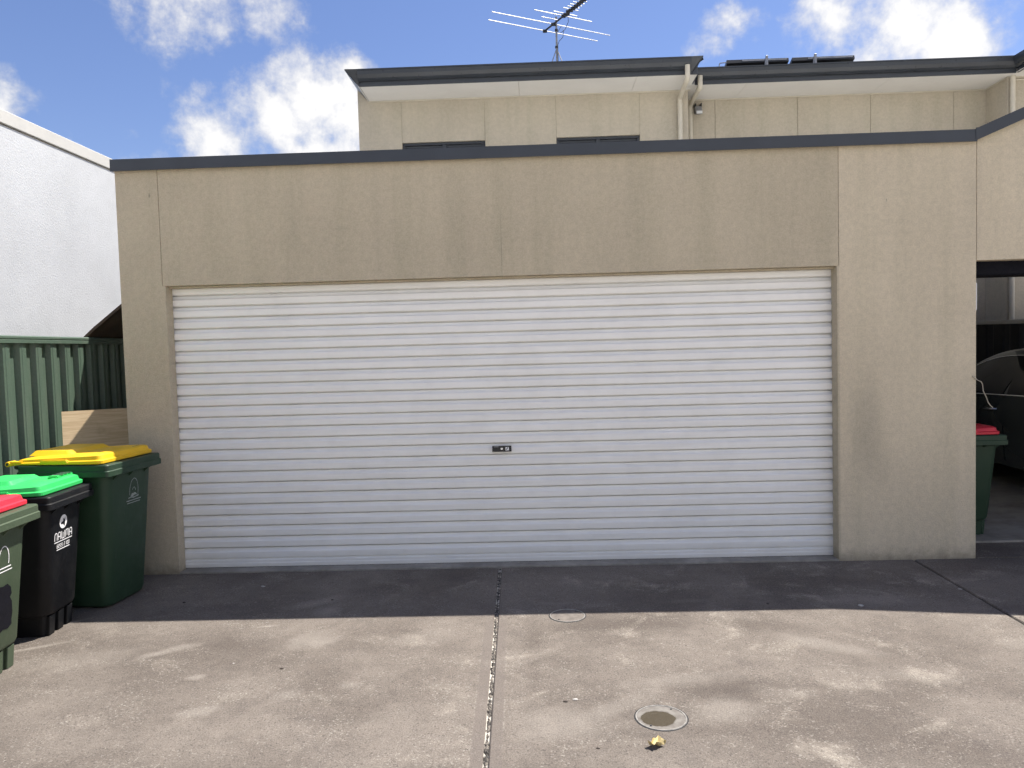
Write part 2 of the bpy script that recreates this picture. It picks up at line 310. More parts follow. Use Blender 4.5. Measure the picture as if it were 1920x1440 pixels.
# ------------------------------------------------------------------ mesh builder
class MB:
    def __init__(s): s.v = []; s.f = []; s.mi = []
    def add(s, vs, fs, mi=0):
        o = len(s.v); s.v += [tuple(q) for q in vs]; s.f += [tuple(i+o for i in f) for f in fs]; s.mi += [mi]*len(fs); return s
    def box(s, x0, x1, y0, y1, z0, z1, mi=0):
        return s.add([(x0,y0,z0),(x1,y0,z0),(x1,y1,z0),(x0,y1,z0),(x0,y0,z1),(x1,y0,z1),(x1,y1,z1),(x0,y1,z1)],
                     [(0,3,2,1),(4,5,6,7),(0,1,5,4),(1,2,6,5),(2,3,7,6),(3,0,4,7)], mi)
    def prism(s, poly, axis, a, b, mi=0):
        """poly of 2-D points extruded along axis ('x','y','z') from a to b"""
        n = len(poly)
        def P(q, h): return {'x': (h, q[0], q[1]), 'y': (q[0], h, q[1]), 'z': (q[0], q[1], h)}[axis]
        vs = [P(q, a) for q in poly] + [P(q, b) for q in poly]
        fs = [tuple(range(n))[::-1], tuple(range(n, 2*n))] + [(i, (i+1) % n, n+(i+1) % n, n+i) for i in range(n)]
        return s.add(vs, fs, mi)
    def tube(s, pts, r, seg=8, mi=0, cap=True):
        pts = [Vector(q) for q in pts]; rings = []; n = len(pts)
        rr = r if isinstance(r, (list, tuple)) else [r]*n
        tan = [(pts[min(i+1, n-1)]-pts[max(i-1, 0)]).normalized() for i in range(n)]
        a = Vector((0, 0, 1)) if abs(tan[0].z) < 0.9 else Vector((1, 0, 0))
        u = tan[0].cross(a).normalized()
        vs = []
        for i in range(n):
            u = (u - tan[i]*u.dot(tan[i])).normalized(); v = tan[i].cross(u)
            for k in range(seg):
                an = 2*math.pi*k/seg; vs.append(pts[i] + (u*math.cos(an)+v*math.sin(an))*rr[i])
        fs = [(i*seg+k, i*seg+(k+1) % seg, (i+1)*seg+(k+1) % seg, (i+1)*seg+k) for i in range(n-1) for k in range(seg)]
        if cap: fs += [tuple(range(seg))[::-1], tuple((n-1)*seg+k for k in range(seg))]
        return s.add(vs, fs, mi)
    def loft(s, rings, mi=0, cap0=True, cap1=True):
        n = len(rings[0]); vs = [q for r in rings for q in r]
        fs = [(i*n+k, i*n+(k+1) % n, (i+1)*n+(k+1) % n, (i+1)*n+k) for i in range(len(rings)-1) for k in range(n)]
        if cap0: fs.append(tuple(range(n))[::-1])
        if cap1: fs.append(tuple((len(rings)-1)*n+k for k in range(n)))
        return s.add(vs, fs, mi)
    def grid(s, g, mi=0):
        a, b = len(g), len(g[0])
        return s.add([q for r in g for q in r], [(i*b+j, i*b+j+1, (i+1)*b+j+1, (i+1)*b+j) for i in range(a-1) for j in range(b-1)], mi)
    def mesh(s, name, mats, off=(0,0,0), bevel=0, seg=1, smooth=False, angle=35):
        me = bpy.data.meshes.new(name)
        me.from_pydata([(q[0]-off[0], q[1]-off[1], q[2]-off[2]) for q in s.v], [], s.f)
        mats = mats if isinstance(mats, (list, tuple)) else [mats]
        for m_ in mats: me.materials.append(m_)
        for i, pl in enumerate(me.polygons): pl.material_index = s.mi[i]
        bm = bmesh.new(); bm.from_mesh(me)
        bmesh.ops.recalc_face_normals(bm, faces=bm.faces)
        if bevel:
            es = [e for e in bm.edges if len(e.link_faces) == 2 and e.calc_face_angle(0) > R(angle)]
            bmesh.ops.bevel(bm, geom=es, offset=bevel, segments=seg, affect='EDGES', clamp_overlap=True)
        bm.to_mesh(me); bm.free()
        if smooth:
            for pl in me.polygons: pl.use_smooth = True
            me.set_sharp_from_angle(angle=R(angle))
        return me

def link(name, me, parent=None):
    o = bpy.data.objects.new(name, me); COL.objects.link(o)
    if parent: o.parent = parent
    return o
def wloc(o):
    v = Vector((0, 0, 0))
    while o is not None: v += Vector(o.location); o = o.parent
    return v
def part(name, mb, mats, parent, bevel=0, smooth=False, seg=1, label=None, local=False, angle=35):
    off = (0,0,0) if local else wloc(parent)
    o = link(name, mb.mesh(name, mats, off, bevel, seg, smooth, angle), parent)
    if label: o['label'] = label
    return o
def tag(o, label, cat, group=None, kind=None):
    o['label'] = label; o['category'] = cat
    if group: o['group'] = group
    if kind: o['kind'] = kind
    return o
def thing(name, loc, label, cat, group=None, rz=0.0):
    o = bpy.data.objects.new(name, None); COL.objects.link(o); o.location = loc; o.rotation_euler = (0, 0, rz); o.empty_display_size = 0.2
    return tag(o, label, cat, group)
def solo(name, mb, mats, loc, label, cat, group=None, bevel=0, smooth=False, seg=1, angle=35):
    o = link(name, mb.mesh(name, mats, loc, bevel, seg, smooth, angle)); o.location = loc
    return tag(o, label, cat, group)
def struct(name, mb, mats, bevel=0):
    o = link(name, mb.mesh(name, mats, (0,0,0), bevel)); o['kind'] = 'structure'; o['label'] = STRUCT[name]; return o
STRUCT = {'ground': 'pale concrete lane stretching away around the buildings'}

# ================================================================== GROUND
struct('ground', MB().box(-400, 400, -400, 400, -0.30, -0.012), M_earth)
drv = bpy.data.objects.new('driveway', None); COL.objects.link(drv); drv['kind'] = 'structure'
drv['label'] = 'brownish weathered concrete driveway in front of the garage'
def jx(y): return jx0 + jdir*y
g = 0.011; YB, YF = -3.6, -0.006
def kx(y): return 5.325 + (y+0.02)*0.025
part('slab', MB().prism([(-1.12, YB), (jx(YB)-g, YB), (jx(YF)-g, YF), (-1.12, YF)], 'z', -0.1, 0.0), M_conc, drv, bevel=0.006, label='left driveway slab with pale scuff marks')
part('slab', MB().prism([(jx(YB)+g, YB), (kx(YB)-.008, YB), (kx(YF)-.008, YF), (jx(YF)+g, YF)], 'z', -0.1, 0.0), M_conc, drv, bevel=0.006, label='middle driveway slab holding two round covers')
part('slab', MB().prism([(kx(YB)+.008, YB), (14, YB), (14, YF), (kx(YF)+.008, YF)], 'z', -0.1, 0.0), M_conc, drv, bevel=0.006, label='right driveway slab below the carport opening')
fb = MB(); n = 160
gl = [];
for i in range(n+1):
    y = YB*0.97*i/n - 0.01
    gl.append([(jx(y)-g-.004, y, -.014+random.uniform(-.004, .003)), (jx(y)+random.uniform(-.003, .003), y, -.006+random.uniform(-.006, .004)), (jx(y)+g+.004, y, -.014+random.uniform(-.004, .003))])
part('joint_filler', fb.grid(gl), M_fill, drv, label='crumbling gritty filler in the long expansion joint')
part('joint_filler', MB().prism([(kx(YB)-.012, YB), (kx(YB)+.012, YB), (kx(YF)+.012, YF), (kx(YF)-.012, YF)], 'z', -.03, -.010), M_fillD, drv, label='black filler in the slanting right joint')
part('threshold', MB().box(0.0, 4.8, -0.004, 0.35, -.05, 0.010), M_floor, drv, bevel=0.003, label='pale concrete threshold strip under the roller door')
part('apron', MB().box(5.775, 9.6, -0.004, 0.372, -.05, 0.004), M_conc, drv, label='strip of concrete at the carport opening')
part('carport_floor', MB().box(5.775, 9.6, 0.376, 5.2, -.05, 0.018), M_floor, drv, bevel=0.004, label='smooth grey carport floor slab')

# round covers
def cover(x, y, r, infill, label):
    t_ = thing('inspection_cover', (x, y, 0.0), label, 'drain cover')
    s = 48
    def ring(rr, z): return [(x+rr*math.cos(2*math.pi*k/s), y+rr*math.sin(2*math.pi*k/s), z) for k in range(s)]
    part('rim', MB().loft([ring(r+.003, .0008), ring(r+.002, .003), ring(r-.004, .003), ring(r-.005, .0012)], cap0=False, cap1=False), M_ring, t_)
    part('gap', MB().loft([ring(r+.0085, .0006), ring(r+.0035, .0008)], cap0=False, cap1=False), M_fillD, t_)
    part('infill', MB().loft([ring(r-.004, .0008), ring(r-.006, .0018)], cap0=False), infill, t_)
    for k in range(2):
        a = 0.9 + k*math.pi
        part('bolt', MB().loft([[(x+(r-.018)*math.cos(a)+.004*math.cos(q*math.pi/4), y+(r-.018)*math.sin(a)+.004*math.sin(q*math.pi/4), z) for q in range(8)] for z in (.002, .005)]), M_dark, t_)
    return t_
cover(2.802, -0.995, .103, M_coverc, 'thin round concrete-filled cover half in the shadow edge')
cover(3.140, -2.215, .106, M_coverw, 'round steel-rimmed cover with a brown damp puddle beside the dry leaf')

# ================================================================== GARAGE
ZT = 2.945; ZD = 2.107
gar = thing('garage', (2.4, 0, 0), 'tan rendered garage with wide white roller door and slate parapet flashing', 'garage')
BV = 0.002
part('wall_panel', MB().prism([(-.33, -.02), (0, -.02), (0, ZD), (-.0225, ZD), (-.0225, ZT), (-.33, ZT)], 'y', 0, .10), M_wall, gar, bevel=BV, label='narrow left pier of rough tan render')
part('wall_panel', MB().box(-.0205, 4.8135, .0015, .10, ZD, ZT), M_wall, gar, bevel=BV, label='long streaked lintel over the door')
part('head_trim', MB().box(.001, 4.799, .045, .098, ZD-.015, ZD-.001), M_wall, gar, bevel=.002)
part('wall_panel', MB().prism([(4.8, -.02), (5.768, -.02), (5.768, ZT), (4.8155, ZT), (4.8155, ZD), (4.8, ZD)], 'y', 0, .10), M_wall, gar, bevel=BV, label='wide right pier with a grey patch of repaired render')
part('wall_core', MB().box(-.32, -.04, .101, .24, 0, ZT-.01).box(4.84, 5.76, .101, .24, 0, ZT-.01).box(-.04, 4.84, .24, .32, 2.16, ZT-.01).box(-.03, 4.83, .075, .0995, ZD+.03, ZT-.02), M_joint, gar)
part('side_wall', MB().box(-.33, -.22, .245, 5.0, 0, 2.42), M_wall, gar)
part('side_wall', MB().box(5.66, 5.768, .245, 5.0, 0, 2.42), M_wall, gar)
part('roof', MB().box(-.215, 5.655, .34, 5.0, 2.44, 2.47), M_groof, gar)
part('garage_floor', MB().box(-.2, 5.65, .36, 5.0, -.05, .0), M_floor, gar)
part('back_wall', MB().box(-.33, 5.768, 5.005, 5.1, 0, 2.42), M_wall, gar)
fl = MB()
prof = [(-.030, 2.934), (-.034, 2.930), (-.036, 2.934), (-.034, 3.014), (.33, 3.000), (.33, 2.95), (-.026, 2.95)]
fl.prism(prof, 'x', -.342, 5.752)
part('flashing', fl, M_slate, gar, label='slate metal parapet flashing along the garage top')
for zz in (2.96, 3.0):
    part('rivet', MB().loft([[(-.342-q*.003, -.02+.003*math.cos(a*math.pi/3), zz+.003*math.sin(a*math.pi/3)) for a in range(6)] for q in (0, 1)]), M_alu, gar)
# roller door
PIT = 0.082; z0d = 0.081
def slat_mb(zb, top=None):
    m_ = MB(); yr, yv = .104, .119
    pr = [(yv+.026, .002), (yr+.004, -.0015), (yr+.0022, .0012), (yr+.001, .020), (yr, .040), (yr+.0012, .0432), (yv-.003, .0500), (yv+.001, .0545), (yv+.005, .0620), (yv+.008, PIT-.0135), (yv+.012, PIT-.0112), (yv+.026, PIT-.0102), (yv+.026, PIT+.002)]
    if top: pr = [(a, min(b, top)) for a, b in pr]
    g_ = [[(x, a, zb+b) for (a, b) in pr] for x in (-.028, 4.828)]
    return m_.grid(g_)
door = part('roller_door', MB().box(-.03, 4.83, .150, .154, .02, 2.14), M_door, gar, label='wide off-white corrugated steel roller door, closed')
k = 0; src = None
base_me = slat_mb(0).mesh('slat', M_door, smooth=True, angle=20)
while z0d + k*PIT < 2.10:
    o = link('slat', base_me, door); o.location = Vector((0, 0, z0d + k*PIT)) - wloc(gar); k += 1
part('bottom_rail', MB().prism([(.122, .012), (.1035, .012), (.102, .018), (.102, .038), (.106, .044), (.106, .060), (.110, .066), (.1175, .072), (.1175, .078), (.122, .078)], 'x', -.028, 4.828), M_door, door)
part('rubber_seal', MB().box(-.028, 4.828, .104, .126, .009, .0125), M_rubber, door)
for sx, (a, b_) in ((0, (-.03, .012)), (1, (4.788, 4.83))):
    part('guide_track', MB().box(a-.02 if sx == 0 else b_-.02, a+.02 if sx == 0 else b_+.02, .156, .17, .01, 2.13), M_galv, door)
# lock
lk = MB(); lx0, lx1, lz0, lz1 = 2.325, 2.466, .8335, .8755
lk.box(lx0, lx1, .084, .1065, lz0, lz1, 0)
lk.box(lx0+.008, lx0+.05, .076, .0835, lz0+.006, lz1-.010, 0)
lk.box(lx0+.012, lx0+.048, .082, .0835, lz1-.006, lz1-.003, 1)
s = 16; cx, cz = lx0+.070, (lz0+lz1)/2+.002
for rr, y_, mi in ((.0085, .0805, 2), (.0018, .0800, 0)):
    lk.loft([[(cx+rr*math.cos(2*math.pi*q/s), yy, cz+rr*math.sin(2*math.pi*q/s)) for q in range(s)] for yy in (.084, y_)], mi)
ex = lx0+.110; lk.box(ex-.013, ex+.013, .0825, .0835, cz-.0145, cz+.0115, 1)
lk.prism([(ex-.009, cz-.006), (ex+.001, cz+.008), (ex+.009, cz+.009), (ex+.004, cz+.001), (ex-.006, cz-.009), (ex-.010, cz-.010)], 'y', .0815, .0824, 0)
part('lock', lk, [M_black, M_wplas, M_alu], door, bevel=0.001, label='black lock handle with round keyhole and white square emblem')

# ================================================================== CARPORT (right of the garage)
cp = thing('carport', (7.6, 0, 0), 'tan carport front with raked parapet beside the garage', 'carport')
sl = (3.155-3.022)/(6.073-5.752)
xr = 7.9
def zr_(x): return 3.022 + (x-5.752)*sl
part('wall_panel', MB().prism([(5.7715, 2.115), (9.75, 2.115), (9.75, ZT+.0), (9.7, zr_(6.1)-.08), (xr, zr_(xr)-.078), (5.7715, zr_(5.7715)-.078)], 'y', .001, .10), M_wall, cp, bevel=BV, label='gabled render panel over the carport opening')
nx, nz = -sl/math.hypot(1, sl), 1/math.hypot(1, sl)
fl = MB()
def rake(x0, x1, z0, z1, m_):
    ring = []
    for (x, z) in ((x0, z0), (x1, z1)):
        ring.append([(x, yy, z+dz) for yy, dz in ((-.030, -.082), (-.036, -.082), (-.034, 0.0), (.33, -.016), (.33, -.07), (-.026, -.072))])
    m_.loft(ring)
fl2 = MB(); rake(5.7545, xr, zr_(5.7545), zr_(xr), fl2)
part('flashing', fl2, M_slate, cp, label='slate flashing rising along the raked parapet')
fl3 = MB(); rake(xr+.001, 9.76, zr_(xr), zr_(6.1), fl3); part('flashing', fl3, M_slate, cp)
part('corner_strap', MB().box(5.742, 5.768, -.0385, -.0365, 2.945, 3.024), M_slate, cp)
part('beam', MB().box(5.775, 9.6, .16, .42, 2.022, 2.5), M_beam, cp, bevel=0.01, label='dark beam behind the carport lintel')
part('roof', MB().box(5.775, 9.9, .105, 4.75, 2.62, 2.68), M_groof, cp)
part('side_wall', MB().box(9.6, 9.72, .105, 4.9, 0, 2.6), M_wall, cp)
# white plate and rope
solo('cover_plate', MB().box(5.7685, 5.787, .02, .12, 1.768, 1.96), M_wplas, (5.778, .07, 1.768), 'small white plate fixed to the pier edge at the carport opening', 'plate', bevel=0.003)
rp = [(5.748, -.004, 1.296), (5.762, -.010, 1.280), (5.776, -.012, 1.272), (5.798, -.008, 1.262), (5.812, -.002, 1.244), (5.816, .0, 1.215), (5.818, .0, 1.195), (5.830, .0, 1.172), (5.842, .0, 1.145), (5.852, .0, 1.115), (5.866, -.002, 1.092), (5.884, -.004, 1.075)]
rb = MB().tube(rp, [.003]*len(rp), 6)
rb.tube([(5.746, .004, 1.300), (5.746, -.010, 1.300)], .006, 8); rb.tube([(5.762, .004, 1.282), (5.762, -.012, 1.282)], .005, 8); rb.tube([(5.757, .004, 1.300), (5.757, -.006, 1.300)], .004, 8)
solo('rope', rb, M_rope, (5.75, 0, 1.07), 'short frayed string hanging from a hook on the right pier edge', 'string', smooth=True)

# back fence behind the car
bf = thing('courtyard_fence', (8.5, 5.0, 0), 'dark charcoal fence behind the parked car in the carport', 'fence')
for i in range(9):
    x0 = 5.85 + i*.9
    pts = []
    for r_ in range(4):
        b0 = x0 + r_*.2225
        pts += [(b0, 5.02), (b0+.10, 5.02), (b0+.12, 4.995), (b0+.185, 4.995), (b0+.205, 5.02)]
    pts.append((x0+.895, 5.02))
    part('fence_sheet', MB().grid([[(x, y, z) for x, y in pts] for z in (0.03, 1.74)]), M_dfence, bf)
part('top_rail', MB().box(5.8, 14, 4.985, 5.035, 1.742, 1.795), M_cap, bf, bevel=.004)  # pale colour on the rail stands in for sunlight along its top

# ================================================================== HOUSE
hs = thing('house', (5.0, 6.0, 0), 'cream two-storey house with slate gutters rising behind the garage', 'house')
YH, YR = 5.6, 6.05; ZS = 5.243
xs = [.2, .831, 2.044, 3.081, 4.288, 4.99]
for i in range(5):
    a, b_ = xs[i]+(.001 if i else 0), xs[i+1]-(.001 if i < 4 else 0)
    if i in (1, 3):
        part('wall_panel', MB().box(a, b_, YH, YH+.12, 4.634, ZS+.22), M_hwall, hs, bevel=.002)
        part('wall_panel', MB().box(a, b_, YH, YH+.12, 0, 3.4), M_hwall, hs)
    else:
        part('wall_panel', MB().box(a, b_, YH, YH+.12, 0, ZS+.22), M_hwall, hs, bevel=.002)
part('wall_core', MB().box(.3, 4.95, YH+.121, YH+.2, 4.7, ZS+.1).box(5.1, 9.5, YR+.121, YR+.2, 0, ZS+.1).box(.21, .33, YH+.121, 10, 0, ZS+.2).box(4.87, 4.985, YH+.121, YR+.12, 0, ZS+.1), M_joint, hs)
part('corner_return', MB().box(4.8705, 4.99, YH+.1205, YR, 0, ZS-.002), M_hwall, hs)
for a, b_ in ((.833, 2.042), (3.083, 4.286)):
    wn = part('window', MB().box(a, b_, YH+.10, YH+.13, 3.4, 4.634), M_frame, hs)
    mx = (a+b_)/2 + (.0 if a < 1 else .0)
    fr = MB().box(a+.001, b_-.001, YH+.03, YH+.098, 4.597, 4.6325).box(a+.001, a+.035, YH+.03, YH+.098, 3.4, 4.596).box(b_-.035, b_-.001, YH+.03, YH+.098, 3.4, 4.596).box(mx-.03, mx+.03, YH+.03, YH+.098, 3.4, 4.596)
    part('frame', fr, M_frame, wn, bevel=.004)
    for p0, p1 in ((a+.035, mx-.03), (mx+.03, b_-.035)):
        part('sash', MB().box(p0+.001, p1-.001, YH+.06, YH+.095, 4.564, 4.596).box(p0+.001, p0+.03, YH+.06, YH+.095, 3.4, 4.563).box(p1-.03, p1-.001, YH+.06, YH+.095, 3.4, 4.563), M_frame, wn, bevel=.003)
        part('pane', MB().box(p0+.031, p1-.031, YH+.078, YH+.084, 3.4, 4.563), M_glass, wn)
# right block
xs2 = [4.992, 5.485, 6.713, 7.793, 9.017, 9.487]
for i in range(5):
    part('wall_panel', MB().box(xs2[i]+(.002 if i else 0), xs2[i+1]-(.002 if i < 4 else -.1), YR, YR+.12, 0, ZS+.1), M_hwall, hs, bevel=.003)
part('wall_panel', MB().box(9.488, 9.6, 5.55, YR-.001, 0, ZS+.1), M_hwall, hs, bevel=.002)
part('wall_panel', MB().box(9.601, 12.5, 5.551, 5.68, 0, ZS+.1), M_hwall, hs, bevel=.002)
# soffits (sheets with thin joints) and cover strips
for a, b_ in ((.352, 2.556), (2.560, 4.17), (4.174, 4.99)):
    part('soffit_panel', MB().box(a, b_, 4.985, YH-.002, ZS, ZS+.008), M_soffit, hs)
part('soffit_strip', MB().box(.352, 5.02, YH-.022, YH-.003, ZS-.016, ZS-.001), M_pipe, hs, bevel=.003)
for a, b_ in ((4.992, 5.78), (5.784, 7.78), (7.784, 9.49)):
    part('soffit_panel', MB().box(a, b_, 5.395, YR-.002, ZS, ZS+.008), M_soffit, hs)
part('soffit_panel', MB().box(9.494, 12.5, 4.95, YR-.002, ZS, ZS+.008), M_soffit, hs)
part('soffit_strip', MB().box(5.03, 9.46, YR-.022, YR-.003, ZS-.016, ZS-.001), M_pipe, hs, bevel=.003)
part('soffit_strip', MB().box(9.467, 9.486, 5.53, YR-.003, ZS-.016, ZS-.001), M_pipe, hs, bevel=.003)
part('soffit_strip', MB().box(9.467, 12.5, 5.531, 5.549, ZS-.017, ZS-.002), M_pipe, hs, bevel=.003)
# fascia and quad gutters
def gutter(x0, x1, yf, m_):
    # quad profile: rolled front lip, sloped belly; yf = fascia front plane
    pr = [(yf, .052), (yf-.045, .052), (yf-.085, .075), (yf-.112, .118), (yf-.118, .165), (yf-.128, .170), (yf-.128, .186), (yf-.116, .188), (yf-.112, .18), (yf, .18)]
    m_.prism([(y, ZS+z) for y, z in pr], 'x', x0, x1)
part('fascia', MB().box(.37, 4.99, 4.962, 4.984, ZS-.006, ZS+.17), M_slate, hs, bevel=.003)
gm = MB(); gutter(.372, 4.88, 4.961, gm); part('gutter', gm, M_slate2, hs)
# mitred end returns of the gutter: left verge and right end
def verge(sx, xin, xout, ya, yb):
    m_ = MB(); rings = []
    for (y, e) in ((ya, 1.0), (yb, 1.0)):
        rings.append([(xin, y, ZS-.006), (xout + (xin-xout)*.75, y, ZS+.03), (xout+(xin-xout)*.25, y, ZS+.12), (xout, y, ZS+.172), (xout, y, ZS+.188), (xin, y, ZS+.185)])
    return m_.loft(rings)
vm_ = verge(-1, .371, .205, 4.833, YH-.001)
vm_.v = [(x, y + (.128 if (y < 4.9 and z < ZS+.02) else (.09 if (y < 4.9 and z < ZS+.05) else (.03 if (y < 4.9 and z < ZS+.13) else 0))), z) for x, y, z in vm_.v]
part('verge_gutter', vm_, M_slate2, hs, label='mitred gutter return at the left end of the eave')
vr = verge(1, 4.882, 5.035, 4.833, YR-.3)
vr.v = [(x, y + (.128 if (y < 4.9 and z < ZS+.02) else (.09 if (y < 4.9 and z < ZS+.05) else (.03 if (y < 4.9 and z < ZS+.13) else 0))), z) for x, y, z in vr.v]
part('verge_gutter', vr, M_slate2, hs, label='mitred gutter return at the inner corner of the eave')
part('fascia', MB().box(5.04, 9.50, 5.372, 5.394, ZS-.006, ZS+.15), M_slate, hs, bevel=.003)
gm = MB(); gutter(5.04, 9.50, 5.371, gm); part('gutter', gm, M_slate2, hs)
part('fascia', MB().box(9.502, 9.53, 4.93, 5.37, ZS-.006, ZS+.15).box(9.532, 12.5, 4.93, 4.949, ZS-.006, ZS+.15), M_slate, hs, bevel=.003)
gm = MB(); gutter(9.41, 12.5, 4.929, gm); part('gutter', gm, M_slate2, hs)
vr2 = MB(); vr2.loft([[(9.501, y, ZS+.052), (9.46, y, ZS+.052), (9.42, y, ZS+.075), (9.392, y, ZS+.118), (9.385, y, ZS+.186), (9.501, y, ZS+.18)] for y in (4.80, 5.36)])
part('gutter', vr2, M_slate2, hs)
# roofs: ribbed sheets behind the gutters
def roof(x0, x1, ya, yb, z, sl_):
    pts = []; x = x0
    while x < x1-.1:
        pts += [(x, 0), (x+.14, 0), (x+.155, .028), (x+.185, .028), (x+.2, 0)]; x += .2
    return MB().grid([[(px, y, z+dz+(y-ya)*sl_) for px, dz in pts] for y in (ya, yb)])
part('roof', roof(.25, 5.0, 4.87, 9.2, ZS+.15, .22), M_roof, hs)
part('roof', roof(5.05, 12.5, 5.28, 9.2, ZS+.15, .20), M_roof, hs)
# downpipes
def pipe(pts, lab):
    m_ = MB(); q = [Vector(a) for a in pts]; fine = [q[0]]
    for i in range(1, len(q)-1):
        a, b_ = (q[i-1]-q[i]).normalized(), (q[i+1]-q[i]).normalized()
        fine += [q[i]+a*.06, q[i]+a*.025+b_*.0, q[i]+b_*.025, q[i]+b_*.06]
    fine.append(q[-1]); m_.tube(fine, .0335, 14)
    for i in range(1, len(q)-1):   # socket collars
        b_ = (q[i+1]-q[i]).normalized(); m_.tube([q[i]+b_*.065, q[i]+b_*.10], .038, 14)
    part('downpipe', m_, M_pipe, hs, smooth=True, label=lab)
pipe([(4.83, 4.87, ZS+.085), (4.83, 4.87, 5.16), (4.861, 5.545, 5.11), (4.856, 5.545, 2.6)], 'cream downpipe bending under the left eave')
pipe([(5.095, 5.29, ZS+.085), (5.095, 5.29, 5.18), (5.10, 5.985, 5.15), (5.10, 5.985, 2.6)], 'cream downpipe in the inner corner of the walls')
pipe([(9.53, 5.50, ZS-.002), (9.53, 5.50, 5.0), (9.53, 5.50, .3)], 'cream downpipe on the far right wing')
part('conduit', MB().tube([(9.565, 5.535, .3), (9.565, 5.535, 5.16), (9.575, 5.535, 5.185), (9.60, 5.535, 5.195), (12, 5.535, 5.195)], .009, 8), M_pipe, hs, smooth=True)

# floodlight under the eave
fd = thing('flood_light', (5.21, YR-.02, 5.06), 'small grey twin-bracket floodlight beside the inner-corner downpipe', 'light')
part('bracket', MB().box(5.165, 5.185, YR-.10, YR-.002, 5.13, 5.16), M_dark, fd)
part('bracket', MB().box(5.255, 5.268, YR-.10, YR-.002, 5.10, 5.165), M_dark, fd)
part('housing', MB().prism([(YR-.17, 4.985), (YR-.05, 5.01), (YR-.04, 5.10), (YR-.10, 5.12), (YR-.165, 5.03)], 'x', 5.165, 5.262), M_galv, fd, bevel=.004)
part('lamp_glass', MB().box(5.17, 5.257, YR-.178, YR-.171, 4.988, 5.028), M_lampc, fd)

# ================================================================== TV ANTENNA
an = thing('tv_antenna', (3.165, 6.7, 5.80), 'silver rooftop television antenna with long crossed elements on a mast', 'antenna')
ZA = 6.71; e = Vector((.88, .475, 0)).normalized(); bdir = Vector((.475, -.88, 0)).normalized()
o_ = Vector((2.985, 6.935, ZA))
part('mast', MB().tube([(3.165, 6.7, 5.78), (3.168, 6.7, 6.80)], .0165, 10).tube([(3.168, 6.7, 6.80), (3.168, 6.7, 6.825)], .02, 10), M_galv, an, smooth=True)
part('mast_clamp', MB().tube([(3.165, 6.7, 6.34), (3.165, 6.7, 6.37)], .026, 10), M_dark, an)
part('mast_clamp', MB().tube([(3.167, 6.7, 6.60), (3.167, 6.7, 6.635)], .026, 10), M_dark, an)
for dx, dy in ((-.13, -.05), (.13, -.05), (0, .2)):
    part('stay', MB().tube([(3.165, 6.7, 6.335), (3.165+dx, 6.7+dy, 5.98), (3.165+dx*1.45, 6.7+dy*1.45, 5.80)], .008, 6), M_galv, an)
bl = 2.15
part('boom', MB().tube([o_ - bdir*.03, o_ + bdir*bl], .0145, 8), M_dark, an)
def element(s_, ln, r_=.0075, dz=0.0, off=0.0):
    c_ = o_ + bdir*s_ + Vector((0, 0, dz)) + e*off
    part('element', MB().tube([c_-e*ln/2, c_+e*ln/2], r_, 8), M_alu, an, smooth=True)
    part('element_clip', MB().box(*(lambda q: (q.x-.035, q.x+.035, q.y-.035, q.y+.035, q.z-.02, q.z+.012))(o_ + bdir*s_)), M_dark, an, bevel=.006)
element(.015, 2.02); element(.285, 2.16); element(.60, 1.03); element(.655, .42, dz=.012); element(.60, .50, dz=-.0, off=0) if False else None
part('element', MB().tube([o_+bdir*.44-e*.30+Vector((0,0,.0)), o_+bdir*.44-e*.02], .007, 8), M_alu, an)
part('balun', MB().box(3.30, 3.36, 6.24, 6.30, ZA-.05, ZA+.02), M_dark, an, bevel=.008)
for i in range(16):
    element(.815 + i*.0745, .262 if i == 0 else .205 - i*.002, .0075, .012)
cpth = [(3.33, 6.25, ZA-.05), (3.335, 6.30, ZA-.14), (3.29, 6.42, ZA-.20), (3.22, 6.58, ZA-.19), (3.19, 6.69, ZA-.12), (3.24, 6.66, ZA-.05), (3.28, 6.64, ZA-.12), (3.265, 6.66, ZA-.22), (3.21, 6.69, ZA-.26), (3.185, 6.695, ZA-.32), (3.185, 6.695, 5.9)]
part('cable', MB().tube(cpth, .004, 6), M_dark, an, smooth=True)

# ================================================================== SOLAR PANELS
def solar(x0, x1, lab, strut_x):
    s_ = thing('solar_panel', ((x0+x1)/2, 6.6, 5.75), lab, 'solar panel', 'tilted solar panels on the right roof')
    ya, za, yb, zb = 6.5, 5.982, 7.35, 5.69      # high edge faces us, low edge faces the sun
    ny, nz_ = (za-zb), (yb-ya); L = math.hypot(ny, nz_); ny /= L; nz_ /= L
    th = .062
    pr = [(ya, za), (yb, zb), (yb-ny*th, zb-nz_*th), (ya-ny*th, za-nz_*th)]
    part('frame', MB().prism(pr, 'x', x0, x1), M_dark, s_, bevel=.003)
    pr2 = [(ya+.03+ny*.002, za-.03*ny/nz_+nz_*.002), (yb-.03+ny*.002, zb+.03*ny/nz_+nz_*.002), (yb-.03+ny*.004, zb+.03*ny/nz_+nz_*.004), (ya+.03+ny*.004, za-.03*ny/nz_+nz_*.004)]
    part('cells', MB().prism(pr2, 'x', x0+.03, x1-.03), M_pv, s_)
    part('edge_trim', MB().box(x0+.24, x1-.03, ya-.014, ya-.004, za-.034, za-.012), M_galv, s_)
    part('rail', MB().box(x0+.02, x1-.02, 6.49, 6.53, 5.845, 5.885), M_dark, s_)
    part('strut', MB().prism([(6.45, 5.72), (6.485, 5.72), (6.485, 6.015), (6.46, 6.015)], 'x', strut_x-.018, strut_x+.018), M_galv, s_, bevel=.003)
    part('strut', MB().tube([(strut_x-.045, 6.47, 5.72), (strut_x-.012, 6.475, 5.98)], .012, 6), M_galv, s_)
